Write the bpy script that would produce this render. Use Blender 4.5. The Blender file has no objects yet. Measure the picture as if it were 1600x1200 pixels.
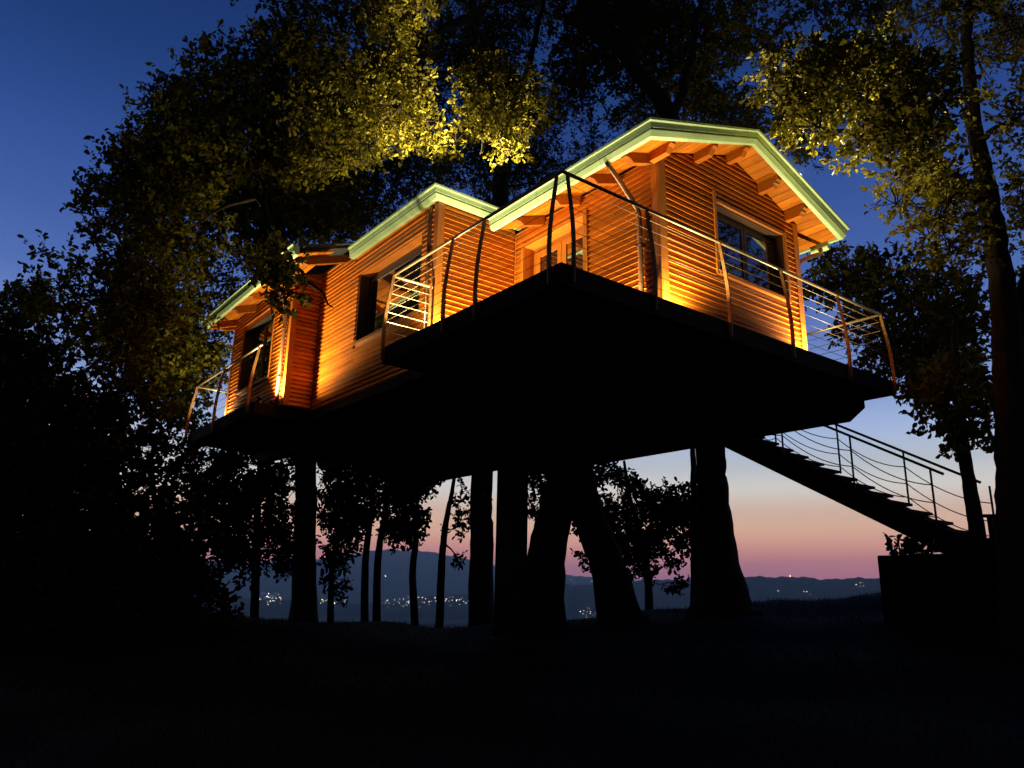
import bpy, math, random
import numpy as np
from mathutils import Matrix, Vector

R = math.radians
scene = bpy.context.scene
C = scene.collection

# ------------------------------------------------------------------ camera
EYE = 1.6                                   # eye height over the grass at the photographer's feet
FPX, PITCH, ROLL, HEAD = 1202.7, R(15.36), R(1.13), R(52.5)
cf = np.array([math.cos(HEAD)*math.cos(PITCH), math.sin(HEAD)*math.cos(PITCH), math.sin(PITCH)])
cr0 = np.array([math.sin(HEAD), -math.cos(HEAD), 0.0])
cu0 = np.cross(cr0, cf)
cr = math.cos(ROLL)*cr0 + math.sin(ROLL)*cu0
cu = -math.sin(ROLL)*cr0 + math.cos(ROLL)*cu0
cam_d = bpy.data.cameras.new("camera")
cam_d.sensor_width = 36.0
cam_d.lens = 36.0*FPX/1600.0
cam_d.clip_start = 0.05
cam_d.clip_end = 60000
cam = bpy.data.objects.new("camera", cam_d)
C.objects.link(cam)
M = Matrix((( cr[0], cu[0], -cf[0], 0), (cr[1], cu[1], -cf[1], 0), (cr[2], cu[2], -cf[2], EYE), (0, 0, 0, 1)))
cam.matrix_world = M
scene.camera = cam

# ------------------------------------------------------------------ sky: dusk after sunset
world = bpy.data.worlds.new("World")
scene.world = world
world.use_nodes = True
nt = world.node_tree
nt.nodes.clear()
def lin(c):
    return tuple(((v/255)/12.92 if v/255 <= .04045 else ((v/255+.055)/1.055)**2.4) for v in c)
out = nt.nodes.new("ShaderNodeOutputWorld")
bg = nt.nodes.new("ShaderNodeBackground")
tc = nt.nodes.new("ShaderNodeTexCoord")
sep = nt.nodes.new("ShaderNodeSeparateXYZ")
asn = nt.nodes.new("ShaderNodeMath"); asn.operation = 'ARCSINE'
mul = nt.nodes.new("ShaderNodeMath"); mul.operation = 'MULTIPLY'; mul.inputs[1].default_value = 2/math.pi
ramp = nt.nodes.new("ShaderNodeValToRGB")
SKY = [(-2, (200, 120, 150), 1.3), (0.6, (214, 126, 152), 1.35), (1.6, (228, 132, 142), 1.5), (2.6, (238, 144, 132), 1.58), (3.6, (246, 168, 138), 1.50), (4.6, (246, 190, 152), 1.38), (6, (238, 200, 172), 1.2),
       (7.6, (224, 219, 209), 1.24), (9.2, (200, 206, 212), 1.12), (11.5, (170, 190, 228), 1.14), (14.5, (130, 154, 210), 1.06),
       (20, (84, 114, 186), 1), (24, (66, 96, 168), 1), (27, (55, 86, 158), 1), (31, (40, 71, 138), 1), (35, (28, 59, 119), 1), (43, (19, 43, 95), 1), (62, (12, 28, 68), 1), (90, (9, 21, 52), 1)]
els = ramp.color_ramp.elements
while len(els) > 1: els.remove(els[-1])
for k, (e, c, g) in enumerate(SKY):
    el = els[0] if k == 0 else els.new(max(0, e/90))
    el.position = max(0, e/90); el.color = tuple(v*g for v in lin(c)) + (1,)
sky = nt.nodes.new("ShaderNodeTexSky")
sky.sky_type = 'NISHITA'; sky.sun_disc = False
sky.sun_elevation = R(-4); sky.sun_rotation = R(90-30)
mix = nt.nodes.new("ShaderNodeMix"); mix.data_type = 'RGBA'; mix.blend_type = 'ADD'; mix.inputs[0].default_value = 0.015
nt.links.new(tc.outputs["Generated"], sep.inputs[0])
nt.links.new(sep.outputs[2], asn.inputs[0]); nt.links.new(asn.outputs[0], mul.inputs[0])
nt.links.new(mul.outputs[0], ramp.inputs[0])
nt.links.new(ramp.outputs[0], mix.inputs[6]); nt.links.new(sky.outputs[0], mix.inputs[7])
dot = nt.nodes.new("ShaderNodeVectorMath"); dot.operation = 'DOT_PRODUCT'
dot.inputs[1].default_value = (math.cos(R(40)), math.sin(R(40)), 0)      # where the sun went down
fade = nt.nodes.new("ShaderNodeMapRange"); fade.interpolation_type = 'SMOOTHSTEP'
fade.inputs[1].default_value = -.75; fade.inputs[2].default_value = .45; fade.inputs[3].default_value = .12; fade.inputs[4].default_value = 1.0
dim = nt.nodes.new("ShaderNodeVectorMath"); dim.operation = 'SCALE'
nt.links.new(tc.outputs["Generated"], dot.inputs[0]); nt.links.new(dot.outputs["Value"], fade.inputs[0])
nt.links.new(mix.outputs[2], dim.inputs[0]); nt.links.new(fade.outputs[0], dim.inputs["Scale"])
nt.links.new(dim.outputs[0], bg.inputs[0])
bg.inputs[1].default_value = 1.0
nt.links.new(bg.outputs[0], out.inputs[0])
# the sun is below the horizon: no sun lamp; the house's own deck uplights are in make_uplight()

scene.view_settings.view_transform = 'Standard'
scene.view_settings.look = 'None'
scene.view_settings.exposure = 0
scene.view_settings.gamma = 1
scene.view_settings.use_curve_mapping = False
scene.render.engine = 'CYCLES'
scene.cycles.use_denoising = True
scene.cycles.max_bounces = 6
scene.cycles.transparent_max_bounces = 6
scene.cycles.volume_bounces = 0
scene.cycles.sample_clamp_indirect = 4

# ------------------------------------------------------------------ helpers
def at(px, py, dist):
    """world point seen at photo pixel (px,py), dist metres away on the level"""
    d = cf*FPX + cr*(px-800) - cu*(py-600)
    d = d/math.hypot(d[0], d[1])*dist
    return np.array([d[0], d[1], d[2]+EYE])

class MB:
    def __init__(s): s.v = []; s.f = []
    def add(s, vs, fs):
        n = len(s.v); s.v += [tuple(map(float, p)) for p in vs]; s.f += [tuple(i+n for i in f) for f in fs]; return s
    def hexa(s, p):      # 8 points: bottom ring then top ring
        return s.add(p, [(0, 3, 2, 1), (4, 5, 6, 7), (0, 1, 5, 4), (1, 2, 6, 5), (2, 3, 7, 6), (3, 0, 4, 7)])
    def box(s, x0, x1, y0, y1, z0, z1):
        return s.hexa([(x0, y0, z0), (x1, y0, z0), (x1, y1, z0), (x0, y1, z0), (x0, y0, z1), (x1, y0, z1), (x1, y1, z1), (x0, y1, z1)])
    def bar(s, a, b, w, h, up=(0, 0, 1)):   # rectangular bar from a to b
        a = np.array(a, float); b = np.array(b, float); d = b-a; d /= np.linalg.norm(d)
        u = np.array(up, float); sd = np.cross(d, u); sd /= np.linalg.norm(sd); u = np.cross(sd, d)
        q = [(-1, -1), (1, -1), (1, 1), (-1, 1)]
        pts = [p+sd*i*w/2+u*j*h/2 for p in (a, b) for i, j in q]
        return s.add(pts, [(0, 1, 2, 3), (7, 6, 5, 4), (0, 4, 5, 1), (1, 5, 6, 2), (2, 6, 7, 3), (3, 7, 4, 0)])
    def prism(s, ring0, ring1):
        n = len(ring0)
        return s.add(list(ring0)+list(ring1), [tuple(range(n))[::-1], tuple(range(n, 2*n))]+[(i, (i+1) % n, (i+1) % n+n, i+n) for i in range(n)])
    def tube(s, path, rad, n=8, caps=True):
        path = [np.array(p, float) for p in path]
        if not hasattr(rad, '__len__'): rad = [rad]*len(path)
        base = len(s.v); ref = None
        for i, p in enumerate(path):
            d = path[min(i+1, len(path)-1)]-path[max(i-1, 0)]; d = d/(np.linalg.norm(d)+1e-9)
            if ref is None:
                ref = np.cross(d, (0, 0, 1) if abs(d[2]) < .9 else (1, 0, 0))
            ref = ref-d*(ref@d); ref /= np.linalg.norm(ref)+1e-9
            w = np.cross(d, ref)
            for k in range(n):
                a = 2*math.pi*k/n
                q = p+(ref*math.cos(a)+w*math.sin(a))*rad[i]; s.v.append((float(q[0]), float(q[1]), float(q[2])))
        for i in range(len(path)-1):
            for k in range(n):
                a = base+i*n+k; b = base+i*n+(k+1) % n
                s.f.append((a, b, b+n, a+n))
        if caps:
            s.f.append(tuple(base+k for k in range(n))[::-1]); e = base+(len(path)-1)*n
            s.f.append(tuple(e+k for k in range(n)))
        return s
    def mesh(s, name, mat, smooth=False):
        me = bpy.data.meshes.new(name); me.from_pydata(s.v, [], s.f); me.update()
        if mat: me.materials.append(mat)
        if smooth:
            for p in me.polygons: p.use_smooth = True
        return me
    def build(s, name, mat, parent=None, smooth=False):
        return obj(name, s.mesh(name, mat, smooth), parent)

def root_offset(o):
    v = Vector((0, 0, 0))
    while o: v = v+o.location; o = o.parent
    return v
def obj(name, me, parent=None):
    o = bpy.data.objects.new(name, me); C.objects.link(o)
    if parent:
        o.parent = parent
        o.matrix_parent_inverse = Matrix.Translation(-root_offset(parent)) if parent.parent is None else Matrix()
    return o
def empty(name, loc):
    o = bpy.data.objects.new(name, None); C.objects.link(o); o.location = loc; o.empty_display_size = .2; return o
def tag(o, label, cat, group=None):
    o["label"] = label; o["category"] = cat
    if group: o["group"] = group
    return o
def kind(o, k):
    o["kind"] = k; return o

# ------------------------------------------------------------------ materials
def mat(name, base, rough=.6, metal=0.0, var=None, scale=6.0, stretch=(1, 1, 1), bump=0.0, bscale=40, spec=.5):
    m = bpy.data.materials.new(name); m.use_nodes = True
    t = m.node_tree; b = t.nodes["Principled BSDF"]
    b.inputs["Roughness"].default_value = rough; b.inputs["Metallic"].default_value = metal
    b.inputs["Base Color"].default_value = (*base, 1); b.inputs["Specular IOR Level"].default_value = spec
    if var or bump:
        c = t.nodes.new("ShaderNodeTexCoord"); mp = t.nodes.new("ShaderNodeMapping"); mp.inputs["Scale"].default_value = stretch
        t.links.new(c.outputs["Object"], mp.inputs[0])
    if var:
        n = t.nodes.new("ShaderNodeTexNoise"); n.inputs["Scale"].default_value = scale; n.inputs["Detail"].default_value = 6
        n.inputs["Roughness"].default_value = .65
        t.links.new(mp.outputs[0], n.inputs[0])
        rp = t.nodes.new("ShaderNodeValToRGB"); rp.color_ramp.elements[0].position = .3; rp.color_ramp.elements[1].position = .7
        rp.color_ramp.elements[0].color = (*var, 1); rp.color_ramp.elements[1].color = (*base, 1)
        t.links.new(n.outputs[0], rp.inputs[0])
        oi = t.nodes.new("ShaderNodeObjectInfo"); hs = t.nodes.new("ShaderNodeHueSaturation")
        mr = t.nodes.new("ShaderNodeMapRange"); mr.inputs[3].default_value = .70; mr.inputs[4].default_value = 1.22
        t.links.new(oi.outputs["Random"], mr.inputs[0]); t.links.new(mr.outputs[0], hs.inputs["Value"])
        t.links.new(rp.outputs[0], hs.inputs["Color"]); t.links.new(hs.outputs[0], b.inputs["Base Color"])
    if bump:
        n2 = t.nodes.new("ShaderNodeTexNoise"); n2.inputs["Scale"].default_value = bscale; n2.inputs["Detail"].default_value = 4
        t.links.new(mp.outputs[0], n2.inputs[0])
        bp = t.nodes.new("ShaderNodeBump"); bp.inputs["Strength"].default_value = bump; bp.inputs["Distance"].default_value = .02
        t.links.new(n2.outputs[0], bp.inputs["Height"]); t.links.new(bp.outputs[0], b.inputs["Normal"])
    return m
# wood grain runs along X or along Y
SID_X = mat("siding_wood_x", (.60, .185, .010), .45, var=(.36, .090, .005), scale=5, stretch=(.6, 8, 14), bump=.15, spec=.28)
SID_Y = mat("siding_wood_y", (.60, .185, .010), .45, var=(.36, .090, .005), scale=5, stretch=(8, .6, 14), bump=.15, spec=.28)
TRIM = mat("trim_wood", (.46, .155, .014), .4, var=(.31, .09, .008), scale=5, stretch=(10, 10, .8), bump=.1)
SOFFIT = mat("soffit_pine", (.52, .165, .005), .65, var=(.34, .085, .003), scale=3.2, stretch=(5, 1.1, 5), bump=.08, spec=.15)
BEAM = mat("beam_pine", (.42, .115, .005), .65, var=(.29, .068, .003), scale=4, stretch=(4, 4, 6), bump=.1, spec=.15)
FASCIA = mat("painted_fascia", (.44, .62, .33), .42, var=(.35, .50, .26), scale=2.5)
ROOF = mat("roof_covering", (.05, .055, .045), .7, var=(.03, .035, .03), scale=6)
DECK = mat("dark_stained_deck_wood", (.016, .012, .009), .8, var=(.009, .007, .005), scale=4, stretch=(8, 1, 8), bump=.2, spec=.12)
DARKW = mat("dark_window_wood", (.040, .016, .007), .45, var=(.025, .010, .004), scale=4, stretch=(8, 8, 1))
STEEL = mat("railing_steel", (.34, .17, .05), .5, metal=.2, var=(.18, .09, .03), scale=12, spec=.12)
HANDR = mat("handrail_steel", (.46, .34, .18), .38, metal=.55, var=(.38, .27, .14), scale=12)
CABLE = mat("steel_cable", (.25, .155, .07), .55, metal=.3)
COPPER = mat("copper_pipe", (.33, .17, .09), .35, metal=.8, var=(.22, .10, .05), scale=8)
BLACKM = mat("black_metal", (.012, .012, .013), .5, metal=.4)
STAIR = mat("stair_wood", (.014, .011, .009), .8, var=(.008, .006, .005), scale=5, bump=.2, spec=.12)
POSTC = mat("tarred_post", (.010, .011, .010), .8, var=(.006, .007, .006), scale=5, spec=.12)
BARK = mat("oak_bark", (.040, .029, .020), .95, var=(.014, .010, .007), scale=5, stretch=(3, 3, .7), bump=1.0, bscale=9, spec=.12)
ROPE = mat("rope", (.05, .04, .03), .9)
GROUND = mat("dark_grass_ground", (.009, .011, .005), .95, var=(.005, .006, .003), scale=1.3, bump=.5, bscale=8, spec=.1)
HILL = mat("wooded_hill", (.022, .028, .020), 1.0, var=(.014, .018, .014), scale=.004, spec=0)
PLANK = mat("retaining_planks", (.009, .007, .006), .9, var=(.005, .004, .003), scale=4, bump=.2, spec=.12)

def glass():
    m = bpy.data.materials.new("window_glass"); m.use_nodes = True; t = m.node_tree
    b = t.nodes["Principled BSDF"]
    b.inputs["Base Color"].default_value = (.010, .008, .007, 1); b.inputs["Roughness"].default_value = .03
    b.inputs["IOR"].default_value = 2.3; b.inputs["Specular IOR Level"].default_value = .7
    n = t.nodes.new("ShaderNodeTexNoise"); n.inputs["Scale"].default_value = 1.2
    bp = t.nodes.new("ShaderNodeBump"); bp.inputs["Strength"].default_value = .03; bp.inputs["Distance"].default_value = .05
    t.links.new(n.outputs[0], bp.inputs["Height"]); t.links.new(bp.outputs[0], b.inputs["Normal"])
    return m
GLASS = glass()
def emit(name, col, s):
    m = bpy.data.materials.new(name); m.use_nodes = True; t = m.node_tree; t.nodes.clear()
    o = t.nodes.new("ShaderNodeOutputMaterial"); e = t.nodes.new("ShaderNodeEmission")
    e.inputs[0].default_value = (*col, 1); e.inputs[1].default_value = s; t.links.new(e.outputs[0], o.inputs[0])
    m.cycles.emission_sampling = 'NONE'
    return m
def leafmat(name, a, b, trans=.35):
    m = bpy.data.materials.new(name); m.use_nodes = True; t = m.node_tree; t.nodes.clear()
    o = t.nodes.new("ShaderNodeOutputMaterial")
    at_ = t.nodes.new("ShaderNodeAttribute"); at_.attribute_name = "tone"
    rp = t.nodes.new("ShaderNodeValToRGB"); rp.color_ramp.elements[0].color = (*a, 1); rp.color_ramp.elements[1].color = (*b, 1)
    t.links.new(at_.outputs["Fac"], rp.inputs[0])
    d = t.nodes.new("ShaderNodeBsdfPrincipled"); d.inputs["Roughness"].default_value = .62; d.inputs["Specular IOR Level"].default_value = .12
    tr = t.nodes.new("ShaderNodeBsdfTranslucent"); mx = t.nodes.new("ShaderNodeMixShader"); mx.inputs[0].default_value = trans
    t.links.new(rp.outputs[0], d.inputs["Base Color"]); t.links.new(rp.outputs[0], tr.inputs[0])
    t.links.new(d.outputs[0], mx.inputs[1]); t.links.new(tr.outputs[0], mx.inputs[2]); t.links.new(mx.outputs[0], o.inputs[0])
    return m
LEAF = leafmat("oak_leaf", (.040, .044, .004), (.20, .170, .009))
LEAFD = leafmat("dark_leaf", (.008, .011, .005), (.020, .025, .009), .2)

# ------------------------------------------------------------------ ground, hills
hx, hy = math.cos(HEAD), math.sin(HEAD)
def sstep(a, b, v):
    v = np.clip((v-a)/(b-a), 0, 1); return v*v*(3-2*v)
def ground_z(x, y):
    x = np.asarray(x, float); y = np.asarray(y, float)
    s = x*hx+y*hy; t = x*hy-y*hx
    tt = np.clip(t, -14, 14)
    crest = np.where(tt > -1.2, -.70+(tt+1.2)*.098, -.70-(tt+1.2)*.04)
    z = -1.6+np.clip(s, -30, 15)/15*(1.6+crest)
    z = z+.035*np.sin(x*1.9+y*.7)+.03*np.sin(y*2.3-x*1.1+1)+.02*np.sin(x*4.1+1.3)*np.sin(y*3.7)
    fall = np.clip(s-17, 0, None)
    z = z-np.minimum(fall*.16+fall*fall*.004, 112)
    r = np.hypot(x, y); far = sstep(400, 1600, r)
    z = z+far*(14*np.sin(x*.0031+y*.0017)+11*np.sin(y*.0043-x*.0021+2)+7*np.sin(x*.009)*np.cos(y*.008))
    return z+EYE
def build_ground():
    rr = np.concatenate([np.linspace(0.01, 30, 76), np.geomspace(31, 13500, 90)])
    na = 240; aa = np.linspace(0, 2*np.pi, na, endpoint=False)
    X = rr[:, None]*np.cos(aa)[None]; Y = rr[:, None]*np.sin(aa)[None]; Z = ground_z(X, Y)
    V = np.stack([X, Y, Z], -1).reshape(-1, 3)
    F = [(i*na+k, i*na+(k+1) % na, (i+1)*na+(k+1) % na, (i+1)*na+k) for i in range(len(rr)-1) for k in range(na)]
    me = bpy.data.meshes.new("ground"); me.from_pydata(V.tolist(), [], F); me.update(); me.materials.append(GROUND)
    for p in me.polygons: p.use_smooth = True
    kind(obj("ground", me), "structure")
build_ground()

def ridge(name, dist, depth, prof, base=-110, seed=0, rough=6):
    """a range of hills: prof = [(azimuth deg, height over eye level)]"""
    rng = np.random.RandomState(seed)
    az = np.arange(-25, 130.01, .12); pa = np.array([p[0] for p in prof]); ph = np.array([p[1] for p in prof])
    o = np.argsort(pa); h = np.interp(az, pa[o], ph[o])
    for k, fr in enumerate((.35, .8, 1.9, 4.1, 9.0)):
        h = h+rough*(.75**k)*np.sin(az*fr+rng.rand()*6.28)*.8+rough*.25*(.7**k)*rng.randn()*0
    h = h+rough*.10*np.convolve(rng.randn(len(az)), np.ones(3)/3, 'same')
    rows = []
    for q, hh in ((-1, 0), (-.6, .35), (-.25, .8), (0, 1), (.6, .6), (1.2, 0)):
        d = dist+q*depth
        z = base+(h-base)*hh+(rng.randn(len(az))*rough*.08 if 0 < hh < 1 else 0)
        rows.append(np.stack([d*np.cos(np.radians(az)), d*np.sin(np.radians(az)), z+EYE], -1))
    V = np.concatenate(rows); n = len(az)
    F = [(i*n+k, i*n+k+1, (i+1)*n+k+1, (i+1)*n+k) for i in range(len(rows)-1) for k in range(n-1)]
    me = bpy.data.meshes.new(name); me.from_pydata(V.tolist(), [], F); me.update(); me.materials.append(HILL)
    kind(obj(name, me), "structure")
ridge("hills", 2300, 500, [(-25, -70), (20, -55), (35, -62), (55, -76), (64, -82), (80, -66), (130, -70)], seed=3, rough=5)
ridge("hills", 5200, 1200, [(-25, 100), (15, 150), (24, 155), (30, 145), (36, 130), (44, 105), (50, 70), (56, -10), (62, -60), (75, -40), (130, 20)], seed=5, rough=9)
ridge("hills", 10500, 2500, [(-25, 120), (30, 150), (42, 200), (50, 300), (54, 410), (58, 520), (61, 560), (66, 400), (74, 330), (90, 420), (130, 400)], seed=8, rough=16)

# ------------------------------------------------------------------ the treehouse
D = EYE+3.3                                   # deck level
def rel(z): return z+EYE
house = tag(empty("treehouse", (8.2, 11.0, D)), "timber treehouse with pale green roof edges on a dark platform", "treehouse")
X1, X1R, Y1 = 7.10, 10.30, 6.13               # main room: side wall plane, far corner, gable wall plane
Y2, X2 = 9.24, 5.61                           # middle room: side wall plane and front wall plane
Y3, X3, Y3E = 13.50, 5.07, 16.85              # end room
PIT = .083

def side_wall(axis, plane, a0, a1, z0, z1, holes=(), th=.24, top=None, name="wall", matl=None):
    """backing wall with openings, facing -Y (axis x) or -X (axis y), built as pieces round the openings"""
    m = MB()
    def bx(p, q, za, zb):
        if q-p < .005 or zb-za < .005: return
        if axis == 'x': m.box(p, q, plane, plane+th, za, zb)
        else: m.box(plane, plane+th, p, q, za, zb)
    cur = a0
    for (h0, h1, hz0, hz1) in sorted(holes):
        bx(cur, h0, z0, z1); bx(h0, h1, z0, hz0); bx(h0, h1, hz1, z1); cur = h1
    bx(cur, a1, z0, z1)
    if top:                                   # gable triangle on the X axis
        l, r, apexx, apexz = top
        m.prism([(l, plane, z1), (r, plane, z1), (apexx, plane, apexz)], [(l, plane+th, z1), (r, plane+th, z1), (apexx, plane+th, apexz)])
    w = m.build(name, matl or (SID_X if axis == 'x' else SID_Y), house)
    return w
def siding(wall, axis, plane, a0, a1, z0, z1, holes=(), lim=None):
    rng = random.Random(int(plane*100)+(7 if axis == 'x' else 0))
    n = int(math.ceil((z1-z0)/PIT-1e-6))
    for k in range(n):
        zb = z0+k*PIT; zt = min(zb+PIT-.004, z1)
        if zt-zb < .02: continue
        segs = [(a0, a1)]
        for (h0, h1, hz0, hz1) in holes:
            if zt > hz0+.002 and zb < hz1-.002:
                segs = [s for p, q in segs for s in ((p, min(q, h0)), (max(p, h1), q)) if s[1]-s[0] > .02]
        if lim is None:
            cut = []
            for p, q in segs:                 # a few boards are butt-jointed
                if q-p > 1.4 and rng.random() < .17:
                    c_ = p+(q-p)*rng.uniform(.3, .7); cut += [(p, c_-.002), (c_+.002, q)]
                else: cut.append((p, q))
            segs = cut
        for p, q in segs:
            pb, qb, pt, qt = p, q, p, q
            if lim:
                l0, r0 = lim(zb); l1, r1 = lim(zt)
                pb, qb, pt, qt = max(p, l0), min(q, r0), max(p, l1), min(q, r1)
                if qb-pb < .02: continue
                if qt < pt: qt = pt = (pt+qt)/2
            o0 = .031+rng.uniform(-.002, .002); o1 = .005; j = rng.uniform(-.0015, .0015)
            def P(a, oo, z): return (a, plane-oo, z) if axis == 'x' else (plane-oo, a, z)
            pts = [P(pb, -.0, zb+j), P(qb, -.0, zb+j), P(qb, o0, zb+j), P(pb, o0, zb+j), P(pt, 0, zt), P(qt, 0, zt), P(qt, o1, zt), P(pt, o1, zt)]
            m = MB()
            m.add(pts, [(0, 1, 2, 3), (7, 6, 5, 4), (3, 2, 6, 7), (2, 1, 5, 6), (0, 3, 7, 4), (1, 0, 4, 5)] if axis == 'x' else
                       [(3, 2, 1, 0), (4, 5, 6, 7), (7, 6, 2, 3), (6, 5, 1, 2), (4, 7, 3, 0), (5, 4, 0, 1)])
            m.build("siding_board", SID_X if axis == 'x' else SID_Y, wall)

# roof lines (out = 0 line of the fascia, relative to the eye)
SL = .364
E1x, E1z, E1y0, E1y1, RX1 = 6.484, 5.557, 5.70, 9.03, 8.69
def sof1(x): return rel(E1z+SL*(min(x, 2*RX1-x)-E1x))
E2x, E2z, E2y0, E2y1 = 5.52, 5.84, 9.18, 12.03
E3x, E3z, E3y0, E3y1, RX3 = 4.53, 5.67, 12.14, 17.30, 7.70
def sof3(x): return rel(E3z+SL*(min(x, 2*RX3-x)-E3x))

# -- openings
GW = (8.27, 9.94, D+1.11, D+2.17)             # gable window
DR = (7.56, 8.96, D+.02, D+2.13)              # glazed door
W2 = (9.70, 11.84, D+.90, D+2.18)             # middle room window
W3 = (14.42, 16.22, D+.76, D+2.16)            # end room window
# -- walls
top1 = sof1(X1+.0)
w = side_wall('x', Y1, X1, X1R, D, top1, [GW], top=(X1, X1R, RX1, sof1(RX1)))
siding(w, 'x', Y1, X1+.11, X1R-.10, D+.03, sof1(RX1)-.03, [(GW[0]-.055, GW[1]+.055, GW[2]-.06, GW[3]+.055)],
       lim=lambda z: (E1x+(z-rel(E1z))/SL, 2*RX1-E1x-(z-rel(E1z))/SL))
w = side_wall('y', X1, Y1+.24, Y2, D, top1-.02, [DR])
siding(w, 'y', X1, Y1+.11, Y2-.02, D+.03, top1-.02, [(DR[0]-.075, DR[1]+.075, D, DR[3]+.07)])
z2t = rel(E2z)+.03
w = side_wall('x', Y2, X2+.24, X1-.003, D-.05, z2t)
siding(w, 'x', Y2, X2+.09, X1-.03, D-.02, z2t-.04)
w = side_wall('y', X2, Y2, Y3, D-.06, z2t, [W2])
siding(w, 'y', X2, Y2+.09, Y3-.005, D-.03, z2t-.05, [(W2[0]-.03, W2[1]+.03, W2[2]-.05, W2[3]+.03)])
z3t = sof3(X3)
w = side_wall('x', Y3, X3+.24, X2-.003, D, z3t)
siding(w, 'x', Y3, X3+.08, X2-.03, D+.02, z3t-.03)
w = side_wall('y', X3, Y3, Y3E, D, z3t, [W3])
siding(w, 'y', X3, Y3+.08, Y3E-.08, D+.02, z3t-.03, [(W3[0]-.05, W3[1]+.03, W3[2]-.05, W3[3]+.03)])
w = side_wall('y', X2, 12.06, Y3, z2t+.001, sof3(X2)-.002)
siding(w, 'y', X2, 12.06, Y3-.005, z2t-.045, sof3(X2)+.01)
w = MB().prism([(X3+.24, Y3, z3t), (X2, Y3, z3t), (X2, Y3, sof3(X2)), (X3+.24, Y3, sof3(X3+.24))], [(X3+.24, Y3+.2, z3t), (X2, Y3+.2, z3t), (X2, Y3+.2, sof3(X2)), (X3+.24, Y3+.2, sof3(X3+.24))]).build("wall", SID_X, house)
siding(w, 'x', Y3, X3+.08, X2-.03, z3t-.026, sof3(X2), lim=lambda z: (E3x+(z-rel(E3z))/SL, 99))
# walls on the sides turned away from the picture, and floors, so that the rooms are closed
m = MB(); m.box(X1R-.2, X1R, Y1+.243, 13, D, top1-.03); m.build("wall", SID_Y, house)
m = MB(); m.box(X3+.243, 10.3, Y3E-.24, Y3E, D, z3t); m.build("wall", SID_X, house)
m = MB(); m.box(X1R-.2, X1R, 13.003, Y3E-.243, D, z3t); m.build("wall", SID_Y, house)
# -- corner boards
def vboard(x0, x1, y0, y1, z0, z1, name="corner_board", mt=TRIM): return MB().box(x0, x1, y0, y1, z0, z1).build(name, mt, house)
vboard(X1-.035, X1+.105, Y1-.035, Y1-.002, D, sof1(X1)-.005); vboard(X1-.035, X1-.002, Y1-.0, Y1+.105, D, sof1(X1)-.02)
vboard(X1R-.095, X1R+.03, Y1-.035, Y1-.002, D, sof1(X1R)-.01)
vboard(X2-.033, X2+.085, Y2-.033, Y2-.002, D-.05, z2t-.04); vboard(X2-.033, X2-.002, Y2-.0, Y2+.085, D-.05, z2t-.04)
vboard(X3-.033, X3+.075, Y3-.033, Y3-.002, D, z3t-.03); vboard(X3-.033, X3-.002, Y3-.0, Y3+.075, D, z3t-.03)
vboard(X3-.033, X3-.002, Y3E-.075, Y3E+.03, D, z3t-.03)
vboard(X1-.028, X1-.002, Y2-.06, Y2-.034, D, top1-.05)
# -- windows and door
def window(axis, plane, hole, leaves, rec=.17, trims=True, fw=.07, sill=True, frame_mat=DARKW, mid=.09, lining=0):
    a0, a1, z0, z1 = hole
    def bx(m, p, q, d0, d1, za, zb):          # d = depth behind the wall face
        if axis == 'x': m.box(p, q, plane+d0, plane+d1, za, zb)
        else: m.box(plane+d0, plane+d1, p, q, za, zb)
        return m
    f = MB()
    bx(f, a0+.002, a0+fw, rec, rec+.06, z0+.002, z1-.002); bx(f, a1-fw, a1-.002, rec, rec+.06, z0+.002, z1-.002)
    bx(f, a0+fw, a1-fw, rec+.001, rec+.059, z0+.002, z0+fw); bx(f, a0+fw, a1-fw, rec+.001, rec+.059, z1-fw, z1-.002)
    fr = f.build("window" if z0 > D+.3 else "door", frame_mat, house)
    n = leaves; wv = (a1-a0-2*fw)/n
    for k in range(n):
        p = a0+fw+k*wv; q = p+wv; g = .006
        s = MB(); e = mid/2
        bx(s, p+g, p+e, rec-.012, rec+.03, z0+fw+g, z1-fw-g); bx(s, q-e, q-g, rec-.012, rec+.03, z0+fw+g, z1-fw-g)
        bx(s, p+e, q-e, rec-.010, rec+.03, z0+fw+g, z0+fw+e); bx(s, p+e, q-e, rec-.010, rec+.03, z1-fw-e, z1-fw-g)
        s.build("sash", frame_mat, fr)
        bx(MB(), p+e-.005, q-e+.005, rec+.004, rec+.012, z0+fw+e-.005, z1-fw-e+.005).build("pane", GLASS, fr)
    if lining:  # dark boards over the unlit reveals: their shade is put into the colour
        bx(MB(), a0+.001, a0+.02, .0, rec-.014, z0+.002, z1-.002).build("lining", DARKW, fr); bx(MB(), a1-.02, a1-.001, .0, rec-.014, z0+.002, z1-.002).build("lining", DARKW, fr)
        if lining > 1: bx(MB(), a0+.021, a1-.021, .0, rec-.014, z1-.02, z1-.001).build("lining", DARKW, fr)
    return fr, bx
fr, bx = window('x', Y1, GW, 2, rec=.13, lining=2, fw=.085, mid=.12)
bx(MB(), GW[0]-.055, GW[0]-.002, -.045, -.002, GW[2]-.06, GW[3]+.16).build("trim", TRIM, fr)
bx(MB(), GW[0]-.001, GW[1]+.001, -.042, -.002, GW[3]+.002, GW[3]+.052).build("trim", TRIM, fr)
bx(MB(), GW[1]+.002, GW[1]+.055, -.042, -.002, GW[2]-.06, GW[3]+.055).build("trim", TRIM, fr)
bx(MB(), GW[0]-.0, GW[1]+.001, -.06, .10, GW[2]-.055, GW[2]-.004).build("sill", TRIM, fr)
fr, bx = window('y', X1, DR, 2, rec=.17, frame_mat=TRIM, mid=.2, fw=.08)
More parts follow.
